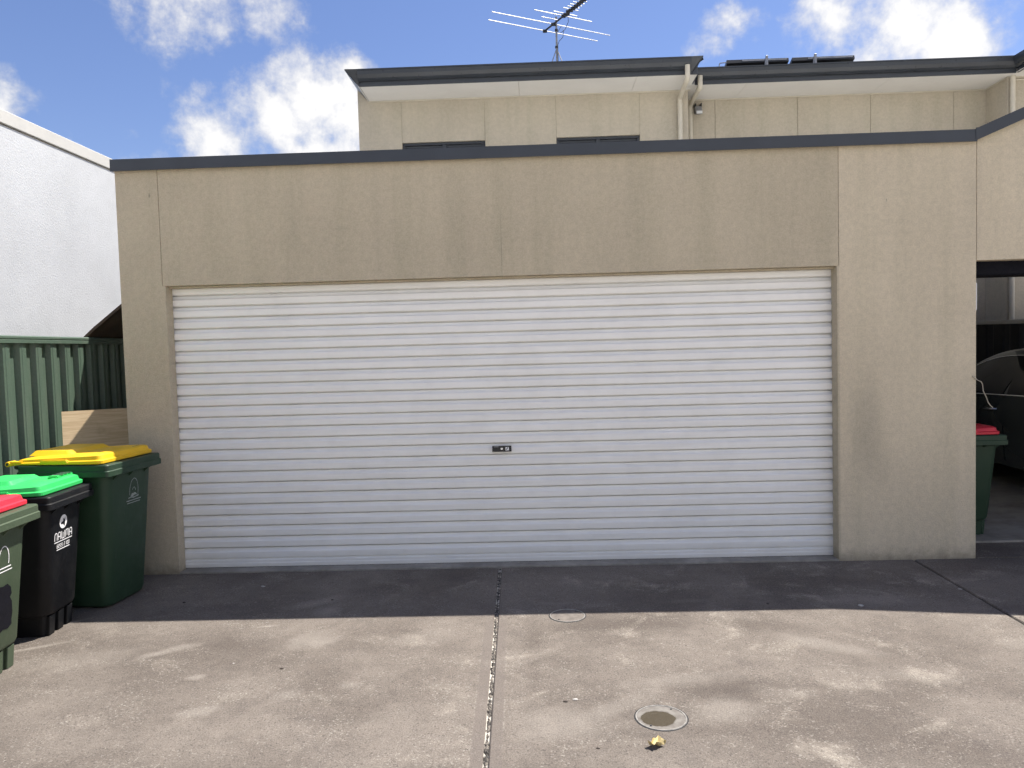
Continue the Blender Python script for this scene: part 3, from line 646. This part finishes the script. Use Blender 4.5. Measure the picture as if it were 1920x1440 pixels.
solar(5.79, 6.745, 'left of the two dark tilted solar panels on the right roof', 6.40)
solar(6.80, 7.755, 'right of the two dark tilted solar panels on the right roof', 7.145)
solo('roof_conduit', MB().tube([(5.67, 6.48, 5.62), (5.67, 6.48, 5.90), (5.675, 6.48, 5.92), (5.69, 6.48, 5.93), (5.785, 6.48, 5.935)], .008, 8), M_galv, (5.67, 6.48, 5.62), 'thin bent conduit entering the left solar panel', 'conduit', smooth=True)

# ================================================================== NEIGHBOUR + FENCE (left)
nb = thing('white_building', (-2.6, 2.0, 0), 'bright white rendered building beyond the green fence', 'building')
part('wall', MB().box(-5.5, -1.8, -1.5, 9.0, 0, 3.60), M_white, nb)
part('coping', MB().box(-5.52, -1.785, -1.52, 9.02, 3.612, 3.73), M_cap, nb, bevel=.006)
part('coping_groove', MB().box(-5.48, -1.812, -1.48, 8.98, 3.601, 3.611), M_joint, nb)
gf = thing('metal_fence', (-1.15, 0, 0), 'green ribbed metal fence behind the wheelie bins', 'fence')
FX = -1.15; fy = -3.9; sheets = 0
while fy < 3.4:
    pts = []
    for r_ in range(4):
        b0 = fy + r_*.176
        pts += [(b0, FX-.020), (b0+.062, FX-.020), (b0+.080, FX+.014), (b0+.098, FX+.016), (b0+.102, FX+.013), (b0+.106, FX+.016), (b0+.150, FX+.014), (b0+.168, FX-.020)]
    pts.append((fy+.7035, FX-.020))
    part('fence_sheet', MB().grid([[(x, y, z) for y, x in pts] for z in (.06, 1.74)]), M_fence, gf)
    fy += .704
def rail(z0, z1): return MB().prism([(FX-.03, z0), (FX+.030, z0), (FX+.030, z0+(z1-z0)*.42), (FX+.026, z0+(z1-z0)*.46), (FX+.026, z0+(z1-z0)*.55), (FX+.030, z0+(z1-z0)*.6), (FX+.030, z1-.008), (FX+.02, z1), (FX-.03, z1)], 'y', -3.9, 3.4)
part('top_rail', rail(1.728, 1.784), M_fence, gf); part('bottom_rail', rail(.02, .08), M_fence, gf)
for py in (-3.9, -1.5, 2.6):
    part('post', MB().box(FX-.06, FX-.031, py, py+.06, 0, 1.8), M_fence, gf)
# brown sheet bridging fence and garage
A_, B_ = Vector((-1.20, .90, 1.765)), Vector((-.20, 1.13, 2.66))
n1 = Vector((0, 1.6, .0))
th = Vector((0.02, 0, -.022)); cut = Vector((.06, .015, .02))
ms = MB()
for off in (Vector((0,0,0)), th): pass
P0 = [A_, A_+Vector((.10,.02,.10)), B_, B_+n1, A_+n1]
ms.add([p_ for p_ in P0]+[p_-Vector((-.012,0,.02)) for p_ in P0], [(0,1,2,3,4), (9,8,7,6,5), (0,5,6,1), (1,6,7,2), (2,7,8,3), (3,8,9,4), (4,9,5,0)])
solo('timber_sheet', ms, M_brown, (-.7, 1.0, 1.76), 'dark brown sheet sloping from the garage side to the fence top', 'board')
pA, pD, pN = Vector((-1.075, .40, 1.19)), Vector((.85, .53, 0))*.52, Vector((.205, -.33, -1.19)); pT = Vector((.008, -.0125, .004))
pv = [pA, pA+pD, pA+pD+pN, pA+pN]
solo('plywood_board', MB().add(pv+[q-pT for q in pv], [(0,1,2,3), (7,6,5,4), (0,4,5,1), (1,5,6,2), (2,6,7,3), (3,7,4,0)]), M_ply, (-.85, .2, 0), 'plywood board leaning between the fence and the garage pier', 'board')

# ================================================================== WHEELIE BINS
def rrect(x0, x1, hw, r, z, seg=5):
    pts = []
    for (cx, cy, a0) in ((x1-r, hw-r, 0), (x0+r, hw-r, 90), (x0+r, -hw+r, 180), (x1-r, -hw+r, 270)):
        for k in range(seg+1):
            a = R(a0+90*k/seg); pts.append((cx+r*math.cos(a), cy+r*math.sin(a), z))
    return pts
def wheelie_bin(loc, rz, W, D, zr, Mb, Ml, label, group, plinth=True, tab=False):
    b = thing('wheelie_bin', loc, label, 'bin', group, rz)
    hw = W/2
    # body: local x = 0 at rim front, back at -D
    tf, tb, bf_, bb = -.038, -D+.085, -.105, -D+.165
    zb = .115 if plinth else 0.0
    rings = []
    if plinth: zs = [zb, zb+.012, zb+.03, zr-.06, zr-.02]
    else: zs = [.004, .016, .045, zr-.06, zr-.02]
    for i, z in enumerate(zs):
        f = z/zr; ins = {0: .022, 1: .006}.get(i, 0.0)
        rings.append(rrect(bb+(tb-bb)*f+ins, bf_+(tf-bf_)*f-ins, hw-.088+.046*f-ins, .06, z, 6))
    part('body', MB().loft(rings), Mb, b, smooth=True, local=True, angle=28)
    if plinth:
        pl_ = MB().loft([rrect(bb+.03, bf_-.028, hw-.112, .03, 0.0, 4), rrect(bb+.025, bf_-.018, hw-.105, .03, zb+.008, 4)])
        for q in (-.09, 0.0, .09): pl_.prism([(bf_-.03, .0), (bf_-.012, .0), (bf_-.002, zb), (bf_-.03, zb)], 'y', q*W/.48-.028, q*W/.48+.028)
        part('base', pl_, Mb, b, bevel=.003, local=True)
    rm = MB()
    def rr(ins, z): return rrect(-D+.03+ins, -ins, hw-ins, .022, z, 4)
    rm.loft([rr(.060, zr-.074), rr(.006, zr-.078), rr(.0, zr-.074), rr(.0, zr-.042), rr(.006, zr-.037), rr(.006, zr-.006), rr(.010, zr), rr(.05, zr)])
    part('rim', rm, Mb, b, local=True, smooth=True, angle=30)
    gs = MB()
    for q in (-.30, -.02, .26):   # gussets under the front lip
        y = q*W; gs.add([(-.008, y-.014, zr-.0775), (-.008, y+.014, zr-.0775), (-.046, y-.014, zr-.0775), (-.046, y+.014, zr-.0775), (-.05, y-.004, zr-.115), (-.05, y+.004, zr-.115)], [(0,1,3,2), (0,4,5,1), (0,2,4), (1,5,3), (2,3,5,4)])
    for sg in (-1, 1):
        for q in (-.30, -.42, -.54):
            x = q*D; yy = sg*(hw-.008); yi = sg*(hw-.055)
            gs.add([(x-.012, yy, zr-.0775), (x+.012, yy, zr-.0775), (x-.012, yi, zr-.0775), (x+.012, yi, zr-.0775), (x-.004, yi, zr-.10), (x+.004, yi, zr-.10)], [(0,1,3,2), (0,4,5,1), (0,2,4), (1,5,3), (2,3,5,4)])
    part('gussets', gs, Mb, b, local=True)
    # lid: skirt, chamfer, raised panel with a shallow dished top
    xf, xb = -.052, -D-.005; hl = hw-.016
    def lr(i, z, back=1.0):
        pts = rrect(xb+i*1.2, xf-i, hl-i, .03, 0, 4); out = []
        for (x, y, _) in pts:
            f = min(1, max(0, (x-xb)/(D*.32))); out.append((x, y, zr+.004+z*(.42+.58*f) + (.012*(1-abs(y)/hl) if z > .04 else 0)))
        return out
    ld = MB().loft([lr(.004, 0), lr(.0, .004), lr(.0, .022), lr(.012, .028), lr(.018, .050), lr(.030, .056), lr(.075, .058), lr(.085, .050), lr(.13, .052)])
    lid = part('lid', ld, Ml, b, local=True, smooth=True, angle=22)
    # raised deck towards the hinge and side grips
    dk = MB(); dk.loft([rrect(-D+.05, -D*.46, hl-.07, .02, zr+.050, 3), rrect(-D+.075, -D*.52, hl-.10, .02, zr+.081, 3)])
    part('lid_deck', dk, Ml, lid, local=True, bevel=.006, seg=2, smooth=True)
    for sg in (-1, 1):
        gp = MB().prism([(-D*.72, zr+.012), (-D*.40, zr+.012), (-D*.43, zr+.036), (-D*.69, zr+.036)], 'y', sg*(hl-.012), sg*(hl+.007))
        part('lid_grip', gp, Ml, lid, local=True, bevel=.005, seg=2, smooth=True)
    fh = MB().box(xf-.075, xf-.035, hl-.17, hl-.055, zr+.050, zr+.064) if not tab else MB().box(xf-.11, xf-.05, hl-.20, hl-.03, zr+.050, zr+.078)
    fo = part('lid_handle', fh, Ml, lid, local=True, bevel=.006, seg=2, smooth=True)
    sl_ = MB()
    for q in range(3 if tab else 1):
        y0 = hl-.155+q*.04
        sl_.box((xf-.112 if tab else xf-.068), xf-.048, y0, y0+(.026 if tab else .075), zr+(.0785 if tab else .0642), zr+(.0795 if tab else .0650))
    part('slot', sl_, M_dark, lid, local=True)
    hz = zr+.010; hx = -D-.03
    hg = MB()
    for sg in (-1, 1):
        hg.tube([(hx, sg*(hl-.06), hz), (hx, sg*(hl+.004), hz)], .017, 12)
        hg.prism([(hx-.004, hz-.014), (xb+.05, zr+.006), (xb+.07, zr+.026), (hx+.004, hz+.016)], 'y', sg*(hl-.045), sg*(hl-.002))
    part('hinge', hg, Ml, lid, local=True, smooth=True, bevel=.002)
    hp = MB()
    for sg in (-1, 1): hp.tube([(hx, sg*(hl+.0042), hz), (hx, sg*(hl+.0055), hz)], .009, 10)
    part('hinge_pin', hp, M_dark, lid, local=True)
    # pull handle and bracket at the back
    part('handle', MB().tube([(-D+.05, -hw+.09, zr-.03), (-D-.035, -hw+.09, zr-.02), (-D-.035, hw-.09, zr-.02), (-D+.05, hw-.09, zr-.03)], .014, 10), Mb, b, local=True, smooth=True)
    wr_ = .125 if W > .5 else .10
    for sg in (-1, 1):
        y0 = sg*(hw-.075); y1 = sg*(hw-.025); xw = -D+.115
        wl = part('wheel', MB().tube([(xw, y0, wr_), (xw, (y0+y1)/2, wr_), (xw, y1, wr_)], [wr_*.97, wr_, wr_*.97], 24), M_tyre, b, local=True, smooth=True, angle=40)
        part('hub', MB().tube([(xw, y1, wr_), (xw, y1+sg*.008, wr_)], wr_*.55, 16), Mb, wl, local=True)
    part('axle', MB().tube([(-D+.115, -hw+.08, wr_), (-D+.115, hw-.08, wr_)], .011, 8), M_galv, b, local=True)
    # function: point on the front face
    def face(y, z, out=.0015):
        f = z/zr; x = bf_+(tf-bf_)*f
        return Vector((x+out, y, z))
    return b, face
def mark(mb, face, pts, wd, closed=False, out=.002):
    """flat printed stroke lying on the bin's front"""
    q = list(pts) + ([pts[0]] if closed else [])
    for (a, b_) in zip(q[:-1], q[1:]):
        d_ = Vector((b_[0]-a[0], b_[1]-a[1])); L = d_.length or 1e-6; d_ /= L; n_ = Vector((-d_.y, d_.x))*wd/2; ex_ = d_*wd*.3
        c_ = [(a[0]-ex_.x+n_.x, a[1]-ex_.y+n_.y), (b_[0]+ex_.x+n_.x, b_[1]+ex_.y+n_.y), (b_[0]+ex_.x-n_.x, b_[1]+ex_.y-n_.y), (a[0]-ex_.x-n_.x, a[1]-ex_.y-n_.y)]
        mb.add([face(y, z, out) for y, z in c_], [(0, 1, 2, 3)])
def fillpoly(mb, face, pts, out=.002, mi=0): mb.add([face(y, z, out) for y, z in pts], [tuple(range(len(pts)))], mi)

# yellow-lid recycling bin
by, fy_ = wheelie_bin((0.02, -.545, 0), R(-5), .58, .655, .935, M_bgreen, M_lyel, 'large dark green wheelie bin with a yellow lid against the garage pier', 'wheelie bins beside the green fence', plinth=False)
pm = MB(); cy, cz = .035, .715
mark(pm, fy_, [(cy+.045*math.cos(R(a)), cz+.085*math.sin(R(a))) for a in range(-25, 206, 11)], .004)
mark(pm, fy_, [(cy+.016*math.cos(R(a)), cz+.003+.022*math.sin(R(a))) for a in range(0, 180, 20)], .004)
fillpoly(pm, fy_, [(cy-.034, cz-.03), (cy-.02, cz-.012), (cy-.006, cz-.014), (cy+.008, cz-.010), (cy+.022, cz-.016), (cy+.034, cz-.03), (cy+.01, cz-.026), (cy-.012, cz-.034)])
mark(pm, fy_, [(cy-.055, cz-.040), (cy-.03, cz-.036), (cy, cz-.042), (cy+.05, cz-.036)], .007)
mark(pm, fy_, [(cy-.075, cz-.058), (cy+.075, cz-.058)], .006); mark(pm, fy_, [(cy-.068, cz-.074), (cy+.065, cz-.074)], .005)
part('printed_emblem', pm, M_printg, by, local=True, label='faint pale arch emblem over two lines of print')
# black bin, green lid
bk, fk = wheelie_bin((-.092, -1.045, 0), R(4), .485, .545, .828, M_bblack, M_lgrn, 'black wheelie bin with a bright green lid, middle of the left row', 'wheelie bins beside the green fence', tab=True)
pm = MB(); cy, cz = -.030, .648
fillpoly(pm, fk, [(cy+.038*math.cos(R(a)), cz+.040*math.sin(R(a))) for a in range(0, 360, 12)])
fillpoly(pm, fk, [(cy+.018, cz+.030), (cy+.008, cz+.010), (cy-.004, cz+.022), (cy-.002, cz+.004), (cy-.028, cz-.004), (cy-.024, cz-.012), (cy-.002, cz-.014), (cy+.014, cz-.030), (cy+.016, cz-.008)], out=.003, mi=1)
gx, gz, gh, gw = cy-.084, cz-.098, .042, .025
def stroke(pts, wd=.0050): mark(pm, fk, [(gx+x*gw, gz+z*gh) for x, z in pts], wd)
stroke([(0, 0), (0, .75), (.2, 1), (.75, 1), (.95, .8), (.95, 0)])                                   # N
gx += .0345; stroke([(0, 0), (0, .8), (.2, 1), (.75, 1), (.95, .8), (.95, 0)]); stroke([(0, .42), (.95, .42)])   # A
gx += .0345; stroke([(0, 1), (0, .2), (.15, 0), (1.1, 0), (1.25, .2), (1.25, 1)]); stroke([(.62, 0), (.62, .8)])   # W
gx += .042; stroke([(0, 0), (0, .8), (.15, 1), (1.1, 1), (1.25, .8), (1.25, 0)]); stroke([(.62, 1), (.62, .2)])   # M
gx += .042; stroke([(0, 0), (0, .8), (.2, 1), (.75, 1), (.95, .8), (.95, 0)]); stroke([(0, .42), (.95, .42)])   # A
mark(pm, fk, [(cy-.086, gz-.012), (cy+.094, gz-.012)], .005)
SEG = {'8': 'abcdefg', '2': 'abged', '5': 'afgcd', '9': 'abfgcd', '1': 'bc', '0': 'abcdef'}
ox, oz, sw, sh = cy-.060, gz-.047, .0100, .019
for ch in '8259 2100':
    if ch != ' ':
        pts7 = {'a': ((0,1),(1,1)), 'b': ((1,1),(1,.5)), 'c': ((1,.5),(1,0)), 'd': ((0,0),(1,0)), 'e': ((0,.5),(0,0)), 'f': ((0,1),(0,.5)), 'g': ((0,.5),(1,.5))}
        for sgm in SEG[ch]: mark(pm, fk, [(ox+a*sw, oz+b_*sh) for a, b_ in pts7[sgm]], .0030)
    ox += .0155 if ch != ' ' else .010
mark(pm, fk, [(cy-.060, oz-.012), (cy+.072, oz-.012)], .005)
part('printed_emblem', pm, [M_print, M_bblack], bk, local=True, label='white round bird emblem and lettering printed on the black bin')
# front green bin, red lid
bo, fo_ = wheelie_bin((-.005, -1.675, 0), R(4), .485, .545, .828, M_bolive, M_lred, 'olive green wheelie bin with a red lid, nearest the camera on the left', 'wheelie bins beside the green fence')
pm = MB(); cy, cz = -.005, .59
mark(pm, fo_, [(cy+.04*math.cos(R(a)), cz+.07*math.sin(R(a))) for a in range(-20, 200, 12)], .005)
mark(pm, fo_, [(cy-.06, cz-.04), (cy+.055, cz-.040)], .006); mark(pm, fo_, [(cy-.07, cz-.058), (cy+.065, cz-.058)], .005)
part('printed_emblem', pm, M_print, bo, local=True)
pm = MB()
fillpoly(pm, fo_, [(-0.192, .26), (-0.202, .33), (-0.192, .42), (-0.162, .46), (-0.102, .455), (-0.062, .47), (-0.012, .455), (0.028, .46), (0.056, .435), (0.063, .40), (0.050, .385), (0.066, .36), (0.073, .30), (0.066, .265), (0.068, .24), (0.038, .225), (-0.002, .232), (-0.042, .215), (-0.112, .225), (-0.162, .222)], out=.0025)
part('spray_patch', pm, M_paint, bo, local=True, label='black spray-painted patch covering the front')
# carport bin
wheelie_bin((6.287, .69, .018), R(0), .485, .545, .800, M_bgreen, M_lred, 'dark green wheelie bin with a red lid inside the carport', 'red-lidded bin in the carport')

# ================================================================== CAR
car = thing('parked_car', (8.32, 2.42, .018), 'grey sedan parked nose-in under the carport in deep shade', 'car')
ST = [(-2.30, .60, .66, .66), (-2.22, .80, .86, .80), (-2.05, .90, .97, .85), (-1.75, .945, 1.02, .885), (-1.45, .955, 1.09, .90), (-1.05, .96, 1.30, .905), (-.65, .955, 1.415, .91), (-.15, .945, 1.452, .912),
      (.30, .935, 1.435, .912), (.62, .925, 1.365, .91), (.95, .91, 1.20, .905), (1.22, .895, 1.03, .90), (1.6, .86, .95, .895), (1.95, .79, .875, .865), (2.18, .68, .76, .79), (2.28, .52, .60, .68)]
def interp(y):
    if y <= ST[0][0]: return ST[0][1:]
    for i in range(len(ST)-1):
        if ST[i][0] <= y <= ST[i+1][0]:
            f = (y-ST[i][0])/(ST[i+1][0]-ST[i][0])
            p0 = ST[max(i-1, 0)]; p1 = ST[i]; p2 = ST[i+1]; p3 = ST[min(i+2, len(ST)-1)]
            return tuple(.5*((2*p1[k])+(-p0[k]+p2[k])*f+(2*p0[k]-5*p1[k]+4*p2[k]-p3[k])*f*f+(-p0[k]+3*p1[k]-3*p2[k]+p3[k])*f**3) for k in (1, 2, 3))
    return ST[-1][1:]
def carP(y, v, out=0.0):
    """v: 0 sill .. 1 belt .. 2 roof edge .. 3 roof centre; left (-x) side"""
    zb, zt, w_ = interp(y); zs = .23
    if v <= 1:
        pr = [(.93, 0), (.975, .10), (.985, .22), (.99, .45), (1.0, .60), (.995, .78), (.955, 1.0)]
        f = v*(len(pr)-1); i = min(int(f), len(pr)-2); f -= i
        x = w_*(pr[i][0]*(1-f)+pr[i+1][0]*f); z = zs+(zb-zs)*(pr[i][1]*(1-f)+pr[i+1][1]*f)
    else:
        h = max(zt-zb, .02); gh = min(1, h/.45)
        xr_ = w_*(.955 - .27*gh); ze = zt-.05*gh-.012
        if v <= 2:
            f = v-1; x = w_*.955 + (xr_-w_*.955)*(f**1.25); z = zb+(ze-zb)*f
        else:
            f = v-2; x = xr_*math.cos(f*math.pi/2)**.75 if f < 1 else 0; z = ze+(zt-ze)*math.sin(f*math.pi/2)**.8
    return Vector((-(x+out), y, z+(out*.3 if v > 1 else 0)))
def patch(y0, y1, v0, v1, out, ny=14, nv=8, side=-1, skew=0.0):
    return [[Vector((p_.x*(1 if side < 0 else -1), p_.y, p_.z)) for p_ in (carP((y0+(y1-y0)*i/ny) + skew*(j/nv), v0+(v1-v0)*j/nv, out) for j in range(nv+1))] for i in range(ny+1)]
bm_ = MB(); N = 56
vv = [i/8 for i in range(0, 9)] + [1+i/6 for i in range(1, 7)] + [2+i/6 for i in range(1, 7)]
rings = []
for i in range(N+1):
    y = -2.30 + 4.58*i/N
    half = [carP(y, v) for v in vv]
    rings.append([Vector((0, y, .20))] + half + [Vector((-p_.x, p_.y, p_.z)) for p_ in half[::-1][1:]])
bm_.loft(rings); part('body', bm_, M_car, car, local=True, smooth=True, angle=40)
for sd_ in (-1, 1):
    for (y0, y1, skew, lab) in ((-.10, .98, 0, 'front'), (-1.02, -.13, 0, 'rear')):
        dr = part('door', MB().grid(patch(y0, y1, .12, .985, .006, 14, 12, sd_)), M_car, car, local=True, smooth=True)
        hy = y0+.10
        P1 = carP(hy, .86, .02); P2 = carP(hy+.19, .86, .02); P1m, P2m = carP(hy, .86, .006), carP(hy+.19, .86, .006)
        hm = MB().tube([(sd_*-p_.x, p_.y, p_.z) for p_ in (P1m, P1+(P2-P1)*.12+Vector((-.016,0,0)), P1+(P2-P1)*.5+Vector((-.02,0,0)), P2-(P2-P1)*.12+Vector((-.016,0,0)), P2m)], .011, 8)
        part('door_handle', hm, M_chrome, dr, local=True, smooth=True)
    part('side_window', MB().grid(patch(-.03, 1.02, 1.05, 1.90, .005, 14, 8, sd_, -.12)), M_cglass, car, local=True, smooth=True)
    part('side_window', MB().grid(patch(-1.12, -.10, 1.05, 1.90, .005, 14, 8, sd_, .05)), M_cglass, car, local=True, smooth=True)
    for vq, rr_ in ((1.03, .006), (1.92, .005)):
        pts = [carP(-1.2+2.3*i/24, vq, .006) for i in range(25)]
        part('window_trim', MB().tube([(p_.x*(1 if sd_ < 0 else -1), p_.y, p_.z) for p_ in pts], rr_, 6), M_chrome, car, local=True, smooth=True)
    mp = carP(.86, 1.02)
    part('mirror', MB().loft([rrect(-.05, .05, .06, .03, 0, 3), rrect(-.06, .06, .07, .03, .05, 3), rrect(-.05, .05, .06, .03, .11, 3)]), M_car, car, local=True, smooth=True).location = (sd_*(-mp.x+.09), mp.y, mp.z)
    part('headlight', MB().grid(patch(1.98, 2.24, .62, .95, .006, 6, 4, sd_)), M_lampc, car, local=True, smooth=True)
    part('tail_light', MB().grid(patch(-2.29, -2.0, .68, .97, .006, 6, 4, sd_)), M_lens, car, local=True, smooth=True)
    for wy in (-1.32, 1.38):
        xo = sd_*.905; xi = sd_*.68
        part('wheel_arch', MB().tube([(xo*.985, wy, .32), (xo*1.006, wy, .32)], .36, 28), M_black, car, local=True)
        wl = part('wheel', MB().tube([(xi, wy, .315), (xi+sd_*.02, wy, .315), (xo*1.0, wy, .315), (xo*1.012, wy, .315)], [.30, .315, .315, .295], 28), M_tyre, car, local=True, smooth=True)
        part('rim', MB().tube([(xo*1.0, wy, .315), (xo*1.017, wy, .315)], [.22, .20], 20), M_alu, wl, local=True)
ws = [[Vector((x_*(interp(y)[2]*(.955-.27*min(1, (interp(y)[1]-interp(y)[0])/.45))*.92), y, interp(y)[1]+.004-.03*x_*x_)) for x_ in (-1, -.6, -.2, .2, .6, 1)] for y in (.66, .78, .9, 1.02, 1.14)]
part('windscreen', MB().grid(ws), M_cglass, car, local=True, smooth=True)
ws = [[Vector((x_*(interp(y)[2]*(.955-.27*min(1, (interp(y)[1]-interp(y)[0])/.45))*.92), y, interp(y)[1]+.004-.03*x_*x_)) for x_ in (-1, -.6, -.2, .2, .6, 1)] for y in (-1.42, -1.28, -1.14, -1.0, -.86)]
part('rear_window', MB().grid(ws), M_cglass, car, local=True, smooth=True)

# ================================================================== SMALL LITTER
lf = MB(); g_ = []
for i in range(9):
    row = []; f = i/8
    wd = .030*math.sin(math.pi*min(1, .08+f*.9))+.002
    for j in range(7):
        q = (j-3)/3
        row.append((3.083+.052*(f-.5)+.012*q, -2.435+q*.8*wd*(1+.25*math.sin(i*2.1+j)) - .01*f, .002+.020*abs(q)**1.5+.008*math.sin(f*5+q*2)**2))
    g_.append(row)
lf.grid(g_)
lo = solo('dry_leaf', lf, M_leaf, (3.083, -2.435, 0), 'curled dry yellow leaf lying below the damp round cover', 'leaf', smooth=True)
chips = [(.743,-.34,.011,0,'tiny pale stone chip in the shade below the left part of the door'), (2.786,-2.042,.009,0,'tiny pale stone chip between the joint and the damp cover'), (5.279,-.662,.009,0,'tiny pale stone chip beside the slanting right joint'),
         (4.549,-.922,.014,0,'pale flattened chip near the shadow edge below the right pier'), (1.048,-1.592,.005,0,'tiny pale stone chip on the sunlit left slab'),
         (.335,-.638,.009,1,'tiny dark scrap in the shade just right of the yellow-lidded bin'), (1.305,-.641,.008,1,'tiny dark scrap in the shade near the middle of the left slab'), (2.74,-2.06,.008,1,'tiny dark scrap left of the pale chip by the damp cover'),
         (1.324,-1.666,.008,1,'tiny dark scrap on the sunlit left slab'), (4.02,-.86,.007,1,'tiny dark scrap in the shade below the right end of the door'), (2.85,-2.45,.006,1,'tiny dark scrap near the dry leaf')]
for (x, y, s_, dk, lab) in chips:
    m_ = MB(); k_ = 7; a0 = random.random()*3
    ring = lambda f, z: [(x+s_*f*(1+.3*math.sin(q*2.3+a0))*math.cos(2*math.pi*q/k_)*1.3, y+s_*f*(1+.3*math.cos(q*1.7+a0))*math.sin(2*math.pi*q/k_), z) for q in range(k_)]
    m_.loft([ring(.9, .0005), ring(1, s_*.25), ring(.5, s_*.55)])
    if dk: solo('litter_scrap', m_, M_bark, (x, y, 0), lab, 'litter', 'dark scraps scattered on the driveway')
    else: solo('stone_chip', m_, M_chip, (x, y, 0), lab, 'stone', 'pale chips scattered on the driveway')
